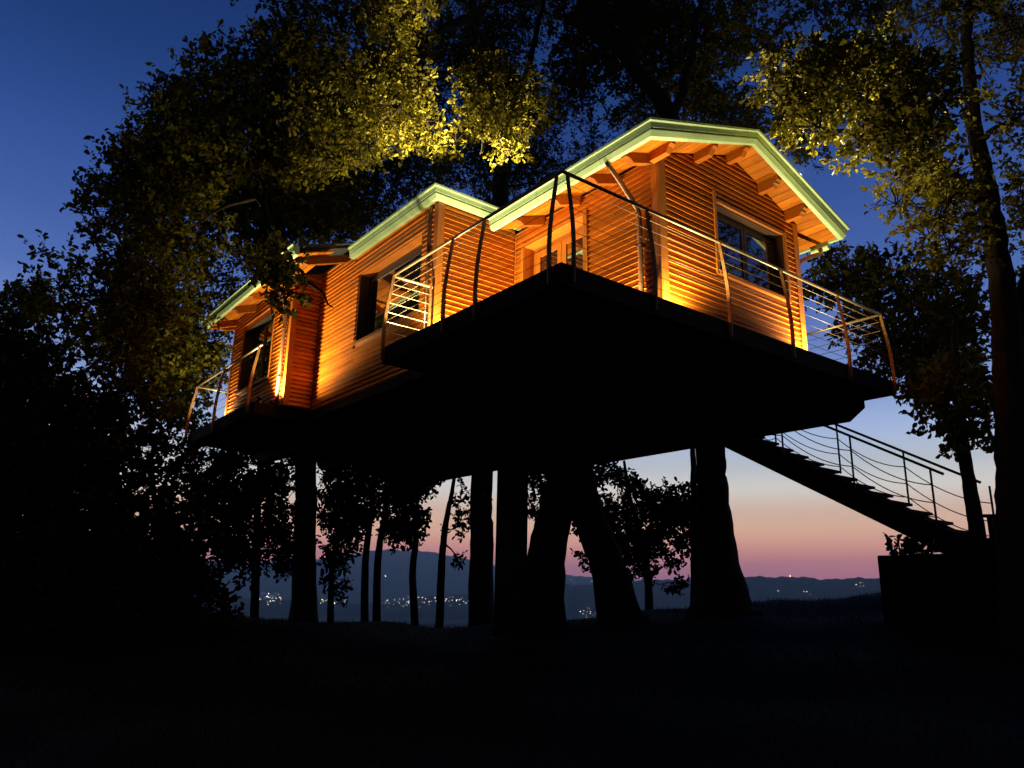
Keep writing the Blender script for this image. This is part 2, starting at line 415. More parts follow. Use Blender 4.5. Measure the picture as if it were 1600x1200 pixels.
bx(MB(), DR[0]-.07, DR[0]-.002, -.05, -.002, D, DR[3]+.07).build("trim", TRIM, fr)
bx(MB(), DR[1]+.002, DR[1]+.07, -.045, -.002, D, DR[3]+.07).build("trim", TRIM, fr)
bx(MB(), DR[0]-.001, DR[1]+.001, -.042, -.002, DR[3]+.002, DR[3]+.066).build("trim", TRIM, fr)
MB().tube([(X1+.10, 8.31, D+1.0), (X1+.06, 8.31, D+1.0), (X1+.06, 8.42, D+1.0)], .011, 8).build("handle", CABLE, fr)
fr, bx = window('y', X2, W2, 1, rec=.17, fw=.09, mid=.12, lining=1)
bx(MB(), W2[0]-.0, W2[1]+.0, -.05, .1, W2[2]-.045, W2[2]-.004).build("sill", TRIM, fr)
fr, bx = window('y', X3, W3, 2, rec=.15, fw=.07, mid=.10, lining=2)
bx(MB(), W3[0]-.045, W3[1]+.001, -.055, .09, W3[2]-.045, W3[2]-.004).build("sill", TRIM, fr)
bx(MB(), W3[0]-.045, W3[0]-.002, -.045, -.002, W3[2]-.003, W3[3]).build("trim", TRIM, fr)

# -- roofs
PROF = [(-.03, .0), (.030, .0), (.066, .060), (.066, .072), (.048, .076), (.048, .090), (.072, .092), (.082, .160), (.110, .164), (.115, .192), (-.03, .192)]
def fascia(path, closed=False):
    """path = [(x, y, z, mx, my)]: base line with mitred outward vectors"""
    n = len(PROF); V = []
    for x, y, z, mx, my in path:
        V += [(x+mx*o, y+my*o, z+u) for o, u in PROF]
    F = [(i*n+k, i*n+(k+1) % n, (i+1)*n+(k+1) % n, (i+1)*n+k) for i in range(len(path)-1) for k in range(n)]
    F += [tuple(range(n))[::-1], tuple(range((len(path)-1)*n, len(path)*n))]
    m = MB(); m.add(V, F); return m
XR = 2*RX1-E1x
zr1 = E1z+SL*(RX1-E1x)
roof = MB().prism([(E1x, E1y0, rel(E1z)+.16), (RX1, E1y0, rel(zr1)+.16), (XR, E1y0, rel(E1z)+.16), (XR, E1y0, rel(E1z)+.185), (RX1, E1y0, rel(zr1)+.185), (E1x, E1y0, rel(E1z)+.185)],
                  [(E1x, E1y1, rel(E1z)+.16), (RX1, E1y1, rel(zr1)+.16), (XR, E1y1, rel(E1z)+.16), (XR, E1y1, rel(E1z)+.185), (RX1, E1y1, rel(zr1)+.185), (E1x, E1y1, rel(E1z)+.185)]).build("roof", ROOF, house)
fascia([(E1x, E1y1, rel(E1z), -1, 0), (E1x, E1y0, rel(E1z), -1, -1), (RX1, E1y0, rel(zr1), 0, -1), (XR, E1y0, rel(E1z), 1, -1), (XR, E1y1, rel(E1z), 1, 0)]).build("fascia", FASCIA, roof)
def joints(par, eave_x, eave_z, ys, out=-1):
    for y in ys:
        a = [(eave_x+out*(o+(.003 if o > 0 else 0)), y, rel(eave_z)+u+(.002 if u > .1 else -.002)) for o, u in PROF]
        MB().prism(a, [(p[0], p[1]+.035, p[2]) for p in a]).build("joint_cover", FASCIA, par)
joints(roof, E1x, E1z, (6.55, 7.85))
def soffit_boards(par, ex, ez, rx, y0, y1, wall_x, wall_y, far=True):
    bw = .135; x = ex-.02; k = 0
    sides = [1, -1] if far else [1]
    for sgn in sides:
        x = ex+.005
        while x < rx-.01:
            xe = min(x+bw, rx)
            long = sgn > 0 and x < wall_x
            ya, yb = y0+.005, (y1 if (long or sgn < 0 and x < ex+(XR-X1R)) else wall_y+.01)
            def P(xx, yy, dz):
                xa = xx if sgn > 0 else 2*rx-xx
                return (xa, yy, rel(ez+SL*(xx-ex))+dz)
            g = .004
            jj = .001*((k*7) % 3)
            p = [P(x+g, ya, .02+jj), P(xe-g, ya, .02+jj), P(xe-g, yb, .02+jj), P(x+g, yb, .02+jj), P(x+g, ya, .042), P(xe-g, ya, .042), P(xe-g, yb, .042), P(x+g, yb, .042)]
            MB().hexa(p).build("soffit_board", SOFFIT, par)
            x = xe; k += 1
soffit_boards(roof, E1x, E1z, RX1, E1y0, E1y1, X1, Y1)
# rafter tails under the side eave and purlin ends under the gable overhang
def tail(par, axis, pos, inner, outer, zf, h=.15, wd=.09):
    """beam end with a chamfered underside"""
    prof = [(inner, -.0), (outer, 0), (outer, -.05), (outer+(inner-outer)*.13, -.075), (outer+(inner-outer)*.26, -h), (inner, -h)]
    if axis == 'x':                           # runs along X, slopes with the roof
        r0 = [(a, pos-wd/2, zf(a)+.018+b) for a, b in prof]; r1 = [(a, pos+wd/2, zf(a)+.018+b) for a, b in prof]
    else:                                     # runs along Y, level
        z = zf(pos)
        sl = zf(pos+wd/2)-z
        r0 = [(pos-wd/2, a, z+.018+b-(sl if b == 0 else 0)) for a, b in prof]; r1 = [(pos+wd/2, a, z+.018+b+(sl if b == 0 else 0)) for a, b in prof]
    MB().prism(r0, r1).build("beam", BEAM, par)
for y in (6.20, 6.88, 7.66, 8.50): tail(roof, 'x', y, X1+.0, E1x+.03, sof1)
for x in (6.98, 7.88, 8.63, 9.38, 10.05): tail(roof, 'y', x, Y1, E1y0+.05, sof1)
for x in (9.38, 10.05):
    z = sof1(x)-.09
    MB().box(x-.055, x+.055, 5.79, 5.83, z, z+.05).build("bracket", CABLE, roof)
# gutter and downpipe at the two corners of the main roof
def pipe(path, r=.036, name="downpipe", mt=COPPER, par=house):
    o = MB().tube(path, r, 12).build(name, mt, par, smooth=True)
    return o
p1y = 6.42
pp = pipe([(6.46, p1y+.03, rel(5.56)), (6.50, p1y+.02, rel(5.50)), (6.62, p1y, rel(5.38)), (6.96, p1y-.01, rel(5.06)), (7.015, p1y-.01, rel(4.98)), (7.015, p1y-.01, D+.02)])
for z in (D+.35, D+1.2): MB().box(7.015-.045, X1-.02, p1y-.055, p1y+.035, z, z+.025).build("clip", COPPER, pp)
pp = pipe([(10.86, 6.02, rel(5.50)), (10.84, 6.02, rel(5.40)), (10.60, 6.10, rel(5.30)), (10.42, 6.16, rel(5.18)), (10.38, 6.17, rel(5.08)), (10.38, 6.17, D)], .036)
MB().tube([(10.885, 5.9, rel(5.50)), (10.885, 6.2, rel(5.50))], .05, 12).build("outlet", FASCIA, pp)
# middle roof
roof2 = MB().box(E2x, 10.6, E2y0, E2y1, rel(E2z)+.16, rel(E2z)+.186).build("roof", ROOF, house)
fascia([(E2x, E2y1, rel(E2z), -1, 0), (E2x, E2y0, rel(E2z), -1, -1), (9.0, E2y0, rel(E2z), 0, -1)]).build("fascia", FASCIA, roof2)
MB().box(E2x-.01, X2-.002, E2y0+.04, E2y1, rel(E2z)+.015, rel(E2z)+.04).build("soffit_board", SOFFIT, roof2)
MB().box(E2x-.01, 7.0, E2y0, Y2-.002, rel(E2z)+.016, rel(E2z)+.041).build("soffit_board", SOFFIT, roof2)
pipe([(5.60, 9.40, rel(5.86)), (5.57, 9.40, rel(5.80)), (5.55, 9.40, rel(5.70)), (5.55, 9.40, D)], .03)
joints(roof2, E2x, E2z, (9.62, 11.1))
# end roof
XR3 = 2*RX3-E3x; zr3 = E3z+SL*(RX3-E3x)
roof3 = MB().prism([(E3x, E3y0, rel(E3z)+.16), (RX3, E3y0, rel(zr3)+.16), (XR3, E3y0, rel(E3z)+.16), (XR3, E3y0, rel(E3z)+.185), (RX3, E3y0, rel(zr3)+.185), (E3x, E3y0, rel(E3z)+.185)],
                   [(E3x, E3y1, rel(E3z)+.16), (RX3, E3y1, rel(zr3)+.16), (XR3, E3y1, rel(E3z)+.16), (XR3, E3y1, rel(E3z)+.185), (RX3, E3y1, rel(zr3)+.185), (E3x, E3y1, rel(E3z)+.185)]).build("roof", ROOF, house)
fascia([(RX3, E3y1, rel(zr3), 0, 1), (E3x, E3y1, rel(E3z), -1, 1), (E3x, E3y0, rel(E3z), -1, 0)]).build("fascia", FASCIA, roof3)
joints(roof3, E3x, E3z, (13.3, 15.4))
x = E3x+.005
for k in range(5):
    def P(xx, yy, dz): return (xx, yy, rel(E3z+SL*(xx-E3x))+dz)
    xe = x+.135; g = .004
    MB().hexa([P(x+g, E3y0+.005, .02), P(xe-g, E3y0+.005, .02), P(xe-g, E3y1, .02), P(x+g, E3y1, .02), P(x+g, E3y0+.005, .042), P(xe-g, E3y0+.005, .042), P(xe-g, E3y1, .042), P(x+g, E3y1, .042)]).build("soffit_board", SOFFIT, roof3)
    x = xe
for y in (13.62, 14.6, 15.6, 16.78): tail(roof3, 'x', y, X3, E3x+.03, sof3)
for y in (12.42,): tail(roof3, 'x', y, X2, E3x+.03, sof3)
tail(roof3, 'x', 17.15, 6.0, E3x+.03, sof3)
pp = pipe([(4.60, 13.36, rel(5.66)), (4.66, 13.38, rel(5.58)), (4.95, 13.62, rel(5.30)), (4.985, 13.64, rel(5.2)), (4.985, 13.64, D+.02)], .040)
for z in (D+.55, D+1.5): MB().box(4.94, X3-.01, 13.59, 13.69, z, z+.025).build("clip", COPPER, pp)

# -- platform: deck, rim boards, joists and main beams
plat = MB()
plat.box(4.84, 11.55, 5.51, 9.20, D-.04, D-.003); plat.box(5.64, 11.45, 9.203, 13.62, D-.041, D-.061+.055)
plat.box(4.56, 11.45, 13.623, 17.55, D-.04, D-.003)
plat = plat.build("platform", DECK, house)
def rim(x0, x1, y0, y1, z0, z1, name="rim_board", mt=DECK): MB().box(x0, x1, y0, y1, z0, z1).build(name, mt, plat)
rim(4.80, 11.6, 5.47, 5.507, D-.23, D); rim(4.80, 4.837, 5.51, 9.24, D-.23, D); rim(4.84, 5.63, 9.203, 9.24, D-.23, D-.002)
rim(11.553, 11.59, 5.51, 9.0, D-.23, D)
rim(5.575, 5.61, 9.25, 13.58, D-.22, D-.065); rim(4.52, 4.557, 13.6, 17.59, D-.23, D); rim(4.56, 5.6, 13.583, 13.62, D-.23, D-.002); rim(4.56, 11.45, 17.553, 17.59, D-.23, D)
for k in range(9):
    y = 5.9+k*.40; rim(4.84, 11.5, y, y+.06, D-.20, D-.042, "joist")
for k in range(11):
    y = 9.5+k*.40; rim(5.64, 11.4, y, y+.06, D-.20, D-.063, "joist")
for k in range(9):
    y = 13.9+k*.42; rim(4.6, 11.4, y, y+.06, D-.20, D-.042, "joist")
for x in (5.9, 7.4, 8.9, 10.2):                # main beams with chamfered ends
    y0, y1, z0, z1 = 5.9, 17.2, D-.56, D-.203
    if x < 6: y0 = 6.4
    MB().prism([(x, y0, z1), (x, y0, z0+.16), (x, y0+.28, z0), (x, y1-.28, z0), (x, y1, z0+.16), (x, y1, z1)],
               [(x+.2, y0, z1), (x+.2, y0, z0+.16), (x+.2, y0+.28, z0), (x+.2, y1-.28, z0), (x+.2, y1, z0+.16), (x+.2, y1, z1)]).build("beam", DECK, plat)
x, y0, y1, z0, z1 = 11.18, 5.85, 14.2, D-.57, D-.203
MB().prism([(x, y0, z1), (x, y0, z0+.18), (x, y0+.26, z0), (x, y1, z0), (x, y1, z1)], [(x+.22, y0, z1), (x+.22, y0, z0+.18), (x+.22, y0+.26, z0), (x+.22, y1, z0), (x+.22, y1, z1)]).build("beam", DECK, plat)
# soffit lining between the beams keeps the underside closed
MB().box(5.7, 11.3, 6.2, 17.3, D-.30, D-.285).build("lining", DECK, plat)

# ------------------------------------------------------------------ railings
RH = 1.085
def curved_post(par, base, top, outv, w=.05, t=.018, mt=STEEL):
    """flat bar standing outside the rim, bowed, leaning in at the top"""
    base = np.array(base, float); top = np.array(top, float); outv = np.array(outv, float)
    pts = []
    for k in range(9):
        s = k/8
        p = base*(1-s)+top*s+outv*(.05*math.sin(math.pi*min(1, s*1.05))*(1-.25*s)); pts.append(p)
    sd = np.cross((0, 0, 1), outv)
    m = MB(); V = []
    for k, p in enumerate(pts):
        ww = w*(1-.25*k/8)
        V += [p+outv*ww/2+sd*t/2, p-outv*ww/2+sd*t/2, p-outv*ww/2-sd*t/2, p+outv*ww/2-sd*t/2]
    F = [(3, 2, 1, 0), (32, 33, 34, 35)]+[(i*4+k, i*4+(k+1) % 4, (i+1)*4+(k+1) % 4, (i+1)*4+k) for i in range(8) for k in range(4)]
    m.add(V, F); return m.build("post", mt, par)
rail = tag(empty("deck_railing", (4.81, 5.48, D)), "steel cable railing around the front corner of the main deck", "railing")
bx0, by0 = 4.775, 5.445
for y in (5.62, 6.95, 7.64, 9.17): curved_post(rail, (bx0, y, D-.20), (4.865, y, D+RH), (-1, 0, 0), w=.054, t=.018)
for x in (4.94, 6.18, 7.53, 8.87, 10.29, 11.56): curved_post(rail, (x, by0, D-.20), (x, 5.53, D+RH), (0, -1, 0), w=.054, t=.018)
curved_post(rail, (11.0, 8.9, D-.20), (11.52, 8.9, D+RH), (1, 0, 0))
TR = .021
MB().tube([(4.865, 9.20, D+RH+.01), (4.865, 5.53, D+RH+.01), (11.56, 5.53, D+RH+.01), (11.56, 8.9, D+RH+.01)][:2], TR, 10).build("handrail", HANDR, rail, True)
MB().tube([(4.865, 5.53, D+RH+.01), (11.56, 5.53, D+RH+.01)], TR, 10).build("handrail", HANDR, rail, True)
MB().tube([(11.56, 5.53, D+RH+.01), (11.56, 8.9, D+RH+.01)], TR, 10).build("handrail", HANDR, rail, True)
MB().tube([(4.865, 9.20, D+RH+.01), (5.53, 9.20, D+RH+.01)], TR, 10).build("handrail", HANDR, rail, True)
for x in (5.50,):
    MB().box(x-.012, x+.012, 9.18, 9.22, D, D+RH).build("post", STEEL, rail)
def bulge(s): return .05*math.sin(math.pi*min(1, s*1.05))*(1-.25*s)
NC = 7
for k in range(NC):
    s = (.2+(k+.6)*RH/(NC+.4))/(RH+.2); z = D-.2+s*(RH+.2)
    xx = bx0*(1-s)+4.865*s-bulge(s)+.015; yy = by0*(1-s)+5.53*s-bulge(s)+.015
    MB().tube([(xx, 9.17, z), (xx, 5.58, z)], .0032, 6).build("cable", CABLE, rail)
    MB().tube([(4.9, yy, z), (11.55, yy, z)], .0032, 6).build("cable", CABLE, rail)
    MB().tube([(xx+.02, 9.20, z), (5.50, 9.20, z)], .0065, 6).build("cable", HANDR, rail)
    MB().tube([(11.53, 5.55, z), (11.53, 8.9, z)], .0045, 6).build("cable", CABLE, rail)

brail = tag(empty("balcony_railing", (4.54, 15.5, D)), "slim steel railing of the small far left balcony", "railing")
for y in (13.72, 15.7, 17.60): curved_post(brail, (4.49, y, D-.20), (4.585, y, D+RH), (-1, 0, 0), w=.062, t=.022)
MB().tube([(4.585, 13.60, D+RH+.01), (4.585, 17.62, D+RH+.01)], .021, 10).build("handrail", HANDR, brail, True)
MB().tube([(4.585, 17.62, D+RH+.01), (5.6, 17.60, D+RH-.01)], .021, 10).build("handrail", HANDR, brail, True)
curved_post(brail, (5.6, 17.62, D-.2), (5.6, 17.58, D+RH), (0, 1, 0))
for k in range(5):
    z = D+.18+k*.18
    MB().tube([(4.50, 13.72, z), (4.50, 17.58, z)], .0035, 6).build("cable", BLACKM, brail)

# ------------------------------------------------------------------ staircase at the back right
st = tag(empty("staircase", (12.95, 5.2, rel(.9))), "dark open timber staircase with rope railings behind the deck", "staircase")
SX0, SX1, sy0, sz0, ssl = 12.5, 13.4, 9.15, 3.262, .567     # tread nosing line: z = sz0 - ssl*(sy0 - y)
sy1 = 5.12
for x in (SX0+.03, SX0+.50):
    off = .46
    MB().hexa([(x, sy1-.05, rel(sz0-ssl*(sy0-sy1)-off)), (x+.05, sy1-.05, rel(sz0-ssl*(sy0-sy1)-off)), (x+.05, sy0+.4, rel(sz0+ssl*.4-off)), (x, sy0+.4, rel(sz0+ssl*.4-off)),
               (x, sy1-.05, rel(sz0-ssl*(sy0-sy1)-.05)), (x+.05, sy1-.05, rel(sz0-ssl*(sy0-sy1)-.05)), (x+.05, sy0+.4, rel(sz0+ssl*.4-.05)), (x, sy0+.4, rel(sz0+ssl*.4-.05))]).build("stringer", STAIR, st)
nt_ = 13
for k in range(nt_):
    y = sy0-(k+.2)*(sy0-sy1)/nt_; z = rel(sz0-ssl*(sy0-y))
    MB().box(SX0-.02, SX1+.10, y-.02, y+.27, z-.045, z).build("tread", STAIR, st)
    MB().prism([(SX0+.35, y+.02, z-.04), (SX0+.35, y+.22, z-.04), (SX0+.35, y+.20, z-.15)], [(SX0+.39, y+.02, z-.04), (SX0+.39, y+.22, z-.04), (SX0+.39, y+.20, z-.15)]).build("bracket", STAIR, st)
def strail(x, ys, ry0, ry1, h):
    tops = []
    for y in ys:
        z = rel(sz0-ssl*(sy0-y)); MB().tube([(x, y, z-.02), (x, y, z+h)], .017, 8).build("post", BLACKM, st); tops.append((y, z))
    MB().tube([(x, ry0, rel(sz0-ssl*(sy0-ry0))+h), (x, ry1, rel(sz0-ssl*(sy0-ry1))+h)], .022, 8).build("handrail", BLACKM, st)
    for (ya, za), (yb, zb) in zip(tops[:-1], tops[1:]):
        for fr_ in (.70, .38, .12):
            pts = []
            for q in range(11):
                s = q/10; pts.append((x, ya+(yb-ya)*s, za+(zb-za)*s+h*fr_-4*.13*s*(1-s)))
            MB().tube(pts, .009, 5).build("rope", ROPE, st)
strail(SX0+.02, (9.1, 8.05, 6.75, 5.49), 9.3, 5.3, .86)
strail(SX1-.02, (9.2, 8.75, 7.45, 6.28, 5.0), 9.3, 5.12, .90)

# ------------------------------------------------------------------ retaining wall and landing at the foot of the stairs
rw = tag(empty("retaining_wall", (11.6, 5.95, rel(0))), "dark plank retaining wall below the foot of the stairs", "wall")
P0, P1 = np.array([11.55, 5.97]), np.array([13.2, 1.2])
dr = (P1-P0)/np.linalg.norm(P1-P0); nr = np.array([-dr[1], dr[0]])
L = np.linalg.norm(P1-P0)
for k in range(6):
    z = rel(-.45+k*.19)
    a = P0+dr*(.0 if k not in (3, 4) else .0); b = P1
    MB().bar((*a, z+.09), (*b, z+.09+.10), .05, .178).build("plank", PLANK, rw)
for k in range(5):
    p = P0+dr*(.05+k*(L-.1)/4)+nr*.06
    MB().box(p[0]-.05, p[0]+.05, p[1]-.05, p[1]+.05, rel(-.5), rel(.66)).build("post", PLANK, rw)
q0 = P0+nr*.04; q1 = P1+nr*.04; q2 = P1+nr*6; q3 = P0+nr*3.2
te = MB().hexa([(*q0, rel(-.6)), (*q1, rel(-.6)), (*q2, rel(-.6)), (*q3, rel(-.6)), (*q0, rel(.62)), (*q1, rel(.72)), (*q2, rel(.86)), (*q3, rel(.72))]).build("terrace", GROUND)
kind(te, "structure")
ld = MB(); ld.box(12.3, 14.6, 3.4, 5.25, rel(.62), rel(.93))
tag(ld.build("landing", STAIR), "low dark timber landing where the stairs end", "landing")
lf = tag(empty("landing_fence", tuple(at(1550, 830, 12.9))), "short dark wooden fence beside the landing and large trunk", "fence")
a, b = at(1533, 806, 12.9), at(1600, 806, 12.9)
MB().bar(a, b, .05, .045).build("rail", STAIR, lf)
for px in (1546, 1592):
    c = at(px, 806, 12.9); MB().bar((c[0], c[1], rel(.88)), c, .06, .06, (1, 0, 0)).build("post", STAIR, lf)
MB().bar(at(1548, 832, 12.9), at(1600, 832, 12.9), .05, .10).build("board", STAIR, lf)

# ------------------------------------------------------------------ support post under the platform
c = at(797, 960, 13.2)
gz = float(ground_z(c[0], c[1]))
sp = tag(empty("support_post", (c[0], c[1], gz)), "straight square post under the platform, between two trunks", "post")
MB().box(c[0]-.19, c[0]+.19, c[1]-.19, c[1]+.19, gz-.3, D-.565).build("shaft", POSTC, sp)
MB().box(c[0]-.24, c[0]+.24, c[1]-.24, c[1]+.24, D-.60, D-.562).build("cap_plate", BLACKM, sp)
MB().box(c[0]-.24, c[0]+.24, c[1]-.24, c[1]+.24, gz-.1, gz+.06).build("base_plate", BLACKM, sp)

# ------------------------------------------------------------------ deck uplights
WARM = (1.0, .80, .42)
def make_uplight(loc, label, watts, cone=110, aim=(0, 0, 1), blend=.8, rad=.03):
    loc = np.array(loc, float); aim = np.array(aim, float); aim /= np.linalg.norm(aim)
    t = tag(empty("deck_uplight", tuple(loc)), label, "lamp", "uplights on the decks")
    MB().tube([loc, loc+np.array([0, 0, .035])], .055, 14).build("base", BLACKM, t)
    h0 = loc+np.array([0, 0, .04])
    MB().tube([h0, h0+aim*.03, h0+aim*.031, h0+aim*.075], [.03, .045, .05, .05], 14, caps=False).build("housing", BLACKM, t, True)
    MB().tube([h0+aim*.062, h0+aim*.066], .046, 14).build("lens", LENS, t)
    ld_ = bpy.data.lights.new("uplight_lamp", 'SPOT'); ld_.energy = watts; ld_.color = WARM
    ld_.spot_size = R(cone); ld_.spot_blend = blend; ld_.shadow_soft_size = rad
    lo = bpy.data.objects.new("bulb", ld_); C.objects.link(lo); lo.parent = t
    lo.matrix_parent_inverse = Matrix.Translation(-Vector(loc))
    lo.location = h0+aim*.085
    lo.rotation_euler = Vector(aim).to_track_quat('-Z', 'Y').to_euler()
    return t
LENS = emit("lamp_lens", (1, .85, .5), 12)
UP = [
 ((7.24, 5.93, D), "uplight at the near corner of the gable wall", 370, 155, (-.02, -.05, 1)),
 ((6.95, 6.52, D), "uplight beside the copper downpipe at the main room", 300, 155, (-.06, -.02, 1)),
 ((10.30, 5.90, D), "uplight at the right corner of the gable wall", 420, 155, (-.1, -.06, 1)),
 ((5.78, 9.00, D), "uplight at the near corner of the middle room", 400, 155, (-.05, -.1, 1)),
 ((6.95, 8.98, D), "uplight in the inner corner beside the glazed door", 420, 150, (-.05, -.1, 1)),
 ((4.96, 13.78, D), "uplight at the foot of the pipe on the small balcony", 340, 112, (.05, -.05, 1)),
 ((4.64, 13.64, D), "uplight on the near outer corner of the small balcony", 680, 120, (.45, -.45, 1)),
 ((4.95, 16.90, D), "uplight at the far end of the small balcony", 300, 150, (-.05, .05, 1)),
 ((5.05, 8.95, D), "uplight against the left rail of the main deck", 330, 140, (.1, -.1, 1)),
 ((7.0, 9.9, rel(E2z)+.187), "floodlight on the flat middle roof, aimed at the left boughs", 4000, 54, at(605, 140, 11.7)-np.array([7.0, 9.9, rel(E2z)+.187])),
 ((7.5, 9.7, rel(E2z)+.187), "floodlight on the flat middle roof, aimed at the right boughs", 3600, 56, at(768, 185, 11.4)-np.array([7.5, 9.7, rel(E2z)+.187])),
 ((6.1, 11.4, rel(E2z)+.187), "floodlight on the left end of the flat middle roof", 300, 110, (-.5, .1, 1)),
 ((9.75, 5.68, sof1(9.75)+.187), "floodlight on the right slope of the main roof", 2700, 150, at(1310, 150, 9.7)-np.array([9.75, 5.68, sof1(9.75)+.187])),
]
for u in UP: make_uplight(*u)

# ------------------------------------------------------------------ trees
def leaf_mesh(name, P, Dr, rng, size, mt):
    """P = leaf bases, Dr = leaf directions; each leaf is a lobed blade folded on its midrib"""
    n = len(P)
    Dr = Dr/np.linalg.norm(Dr, axis=1, keepdims=True)
    N = rng.normal(size=(n, 3))*.75+np.array([0, 0, .55]); N -= Dr*(N*Dr).sum(1, keepdims=True); N /= np.linalg.norm(N, axis=1, keepdims=True)
    S = np.cross(Dr, N)
    L = (size*rng.uniform(.5, 1.45, n))[:, None]; W = L*rng.uniform(.20, .32, n)[:, None]; up = N*W*.45
    V = np.empty((n, 6, 3))
    V[:, 0] = P; V[:, 1] = P+Dr*L*.35+S*W*.85+up*.8; V[:, 2] = P+Dr*L*.75+S*W+up
    V[:, 3] = P+Dr*L-N*L*.08; V[:, 4] = P+Dr*L*.75-S*W+up; V[:, 5] = P+Dr*L*.35-S*W*.85+up*.8
    idx = np.array([0, 1, 2, 3, 0, 3, 4, 5])[None]+6*np.arange(n)[:, None]
    me = bpy.data.meshes.new(name)
    me.vertices.add(6*n); me.vertices.foreach_set("co", V.reshape(-1).astype(np.float32))
    me.loops.add(8*n); me.loops.foreach_set("vertex_index", idx.reshape(-1).astype(np.int32))
    me.polygons.add(2*n); me.polygons.foreach_set("loop_start", np.arange(0, 8*n, 4, dtype=np.int32)); me.polygons.foreach_set("loop_total", np.full(2*n, 4, np.int32))
    me.update(calc_edges=True)
    a = me.attributes.new("tone", 'FLOAT', 'FACE'); a.data.foreach_set("value", np.repeat(np.clip(rng.beta(2, 2, n), 0, 1), 2).astype(np.float32))
    me.materials.append(mt); return me

def in_poly(x, y, poly):
    c = False; j = len(poly)-1
    for i in range(len(poly)):
        xi, yi = poly[i]; xj, yj = poly[j]
        if (yi > y) != (yj > y) and x < (xj-xi)*(y-yi)/(yj-yi)+xi: c = not c
        j = i
    return c
def in_house(p, r=.3):
    x, y, z = p[0], p[1], p[2]-EYE
    if z > 7.0+r or z < 2.3-r or y < 5.3-r or y > 17.7+r or x > 11.7+r: return False
    return x > 4.4-r
def crown_blobs(poly, d0, d1, n, r0, r1, rng):
    xs = [p[0] for p in poly]; ys = [p[1] for p in poly]; res = []; tries = 0
    while len(res) < n and tries < n*60:
        tries += 1
        x = rng.uniform(min(xs), max(xs)); y = rng.uniform(min(ys), max(ys))
        if not in_poly(x, y, poly): continue
        d = rng.uniform(d0, d1); r = rng.uniform(r0, r1); p = at(x, y, d)
        if in_house(p, r*.75): continue
        rp = r*1203/d*.72
        if not all(in_poly(x+rp*math.cos(a), y+rp*math.sin(a), poly) for a in np.linspace(0, 6.28, 7)[:-1]) and rng.rand() < .85: continue
        if any(np.linalg.norm(p-q) < .55*min(r, s) for q, s in res) and tries < n*30: continue
        res.append((p, r))
    return res
def wob(path, rng, amp, sub=5):
    """resample a path as a smooth, slightly crooked curve"""
    path = [np.array(p, float) for p in path]; outp = []
    for i in range(len(path)-1):
        p0 = path[max(i-1, 0)]; p1 = path[i]; p2 = path[i+1]; p3 = path[min(i+2, len(path)-1)]
        for k in range(sub):
            t = k/sub
            q = .5*((2*p1)+(-p0+p2)*t+(2*p0-5*p1+4*p2-p3)*t*t+(-p0+3*p1-3*p2+p3)*t**3)
            outp.append(q+rng.normal(size=3)*amp*(1 if outp else 0))
    outp.append(path[-1]); return outp
def bark_tube(path, rad, rng, n=20, lobes=5):
    m = MB().tube(path, rad, n); ph = rng.uniform(0, 6.28, 4)
    for i, c_ in enumerate(path):
        up_ = i/len(path); fl = .13*math.exp(-i*.45)
        for k in range(n):
            a = 2*math.pi*k/n; v = np.array(m.v[i*n+k])
            f = 1+fl*math.sin(lobes*a+ph[0])+.018*math.sin(3*a+ph[1]+i*.12)+.016*math.sin(7*a+ph[2]-i*.15)+rng.normal()*.016
            m.v[i*n+k] = tuple(np.array(c_)+(v-np.array(c_))*f)
    return m
TREE_LEAVES = [0]
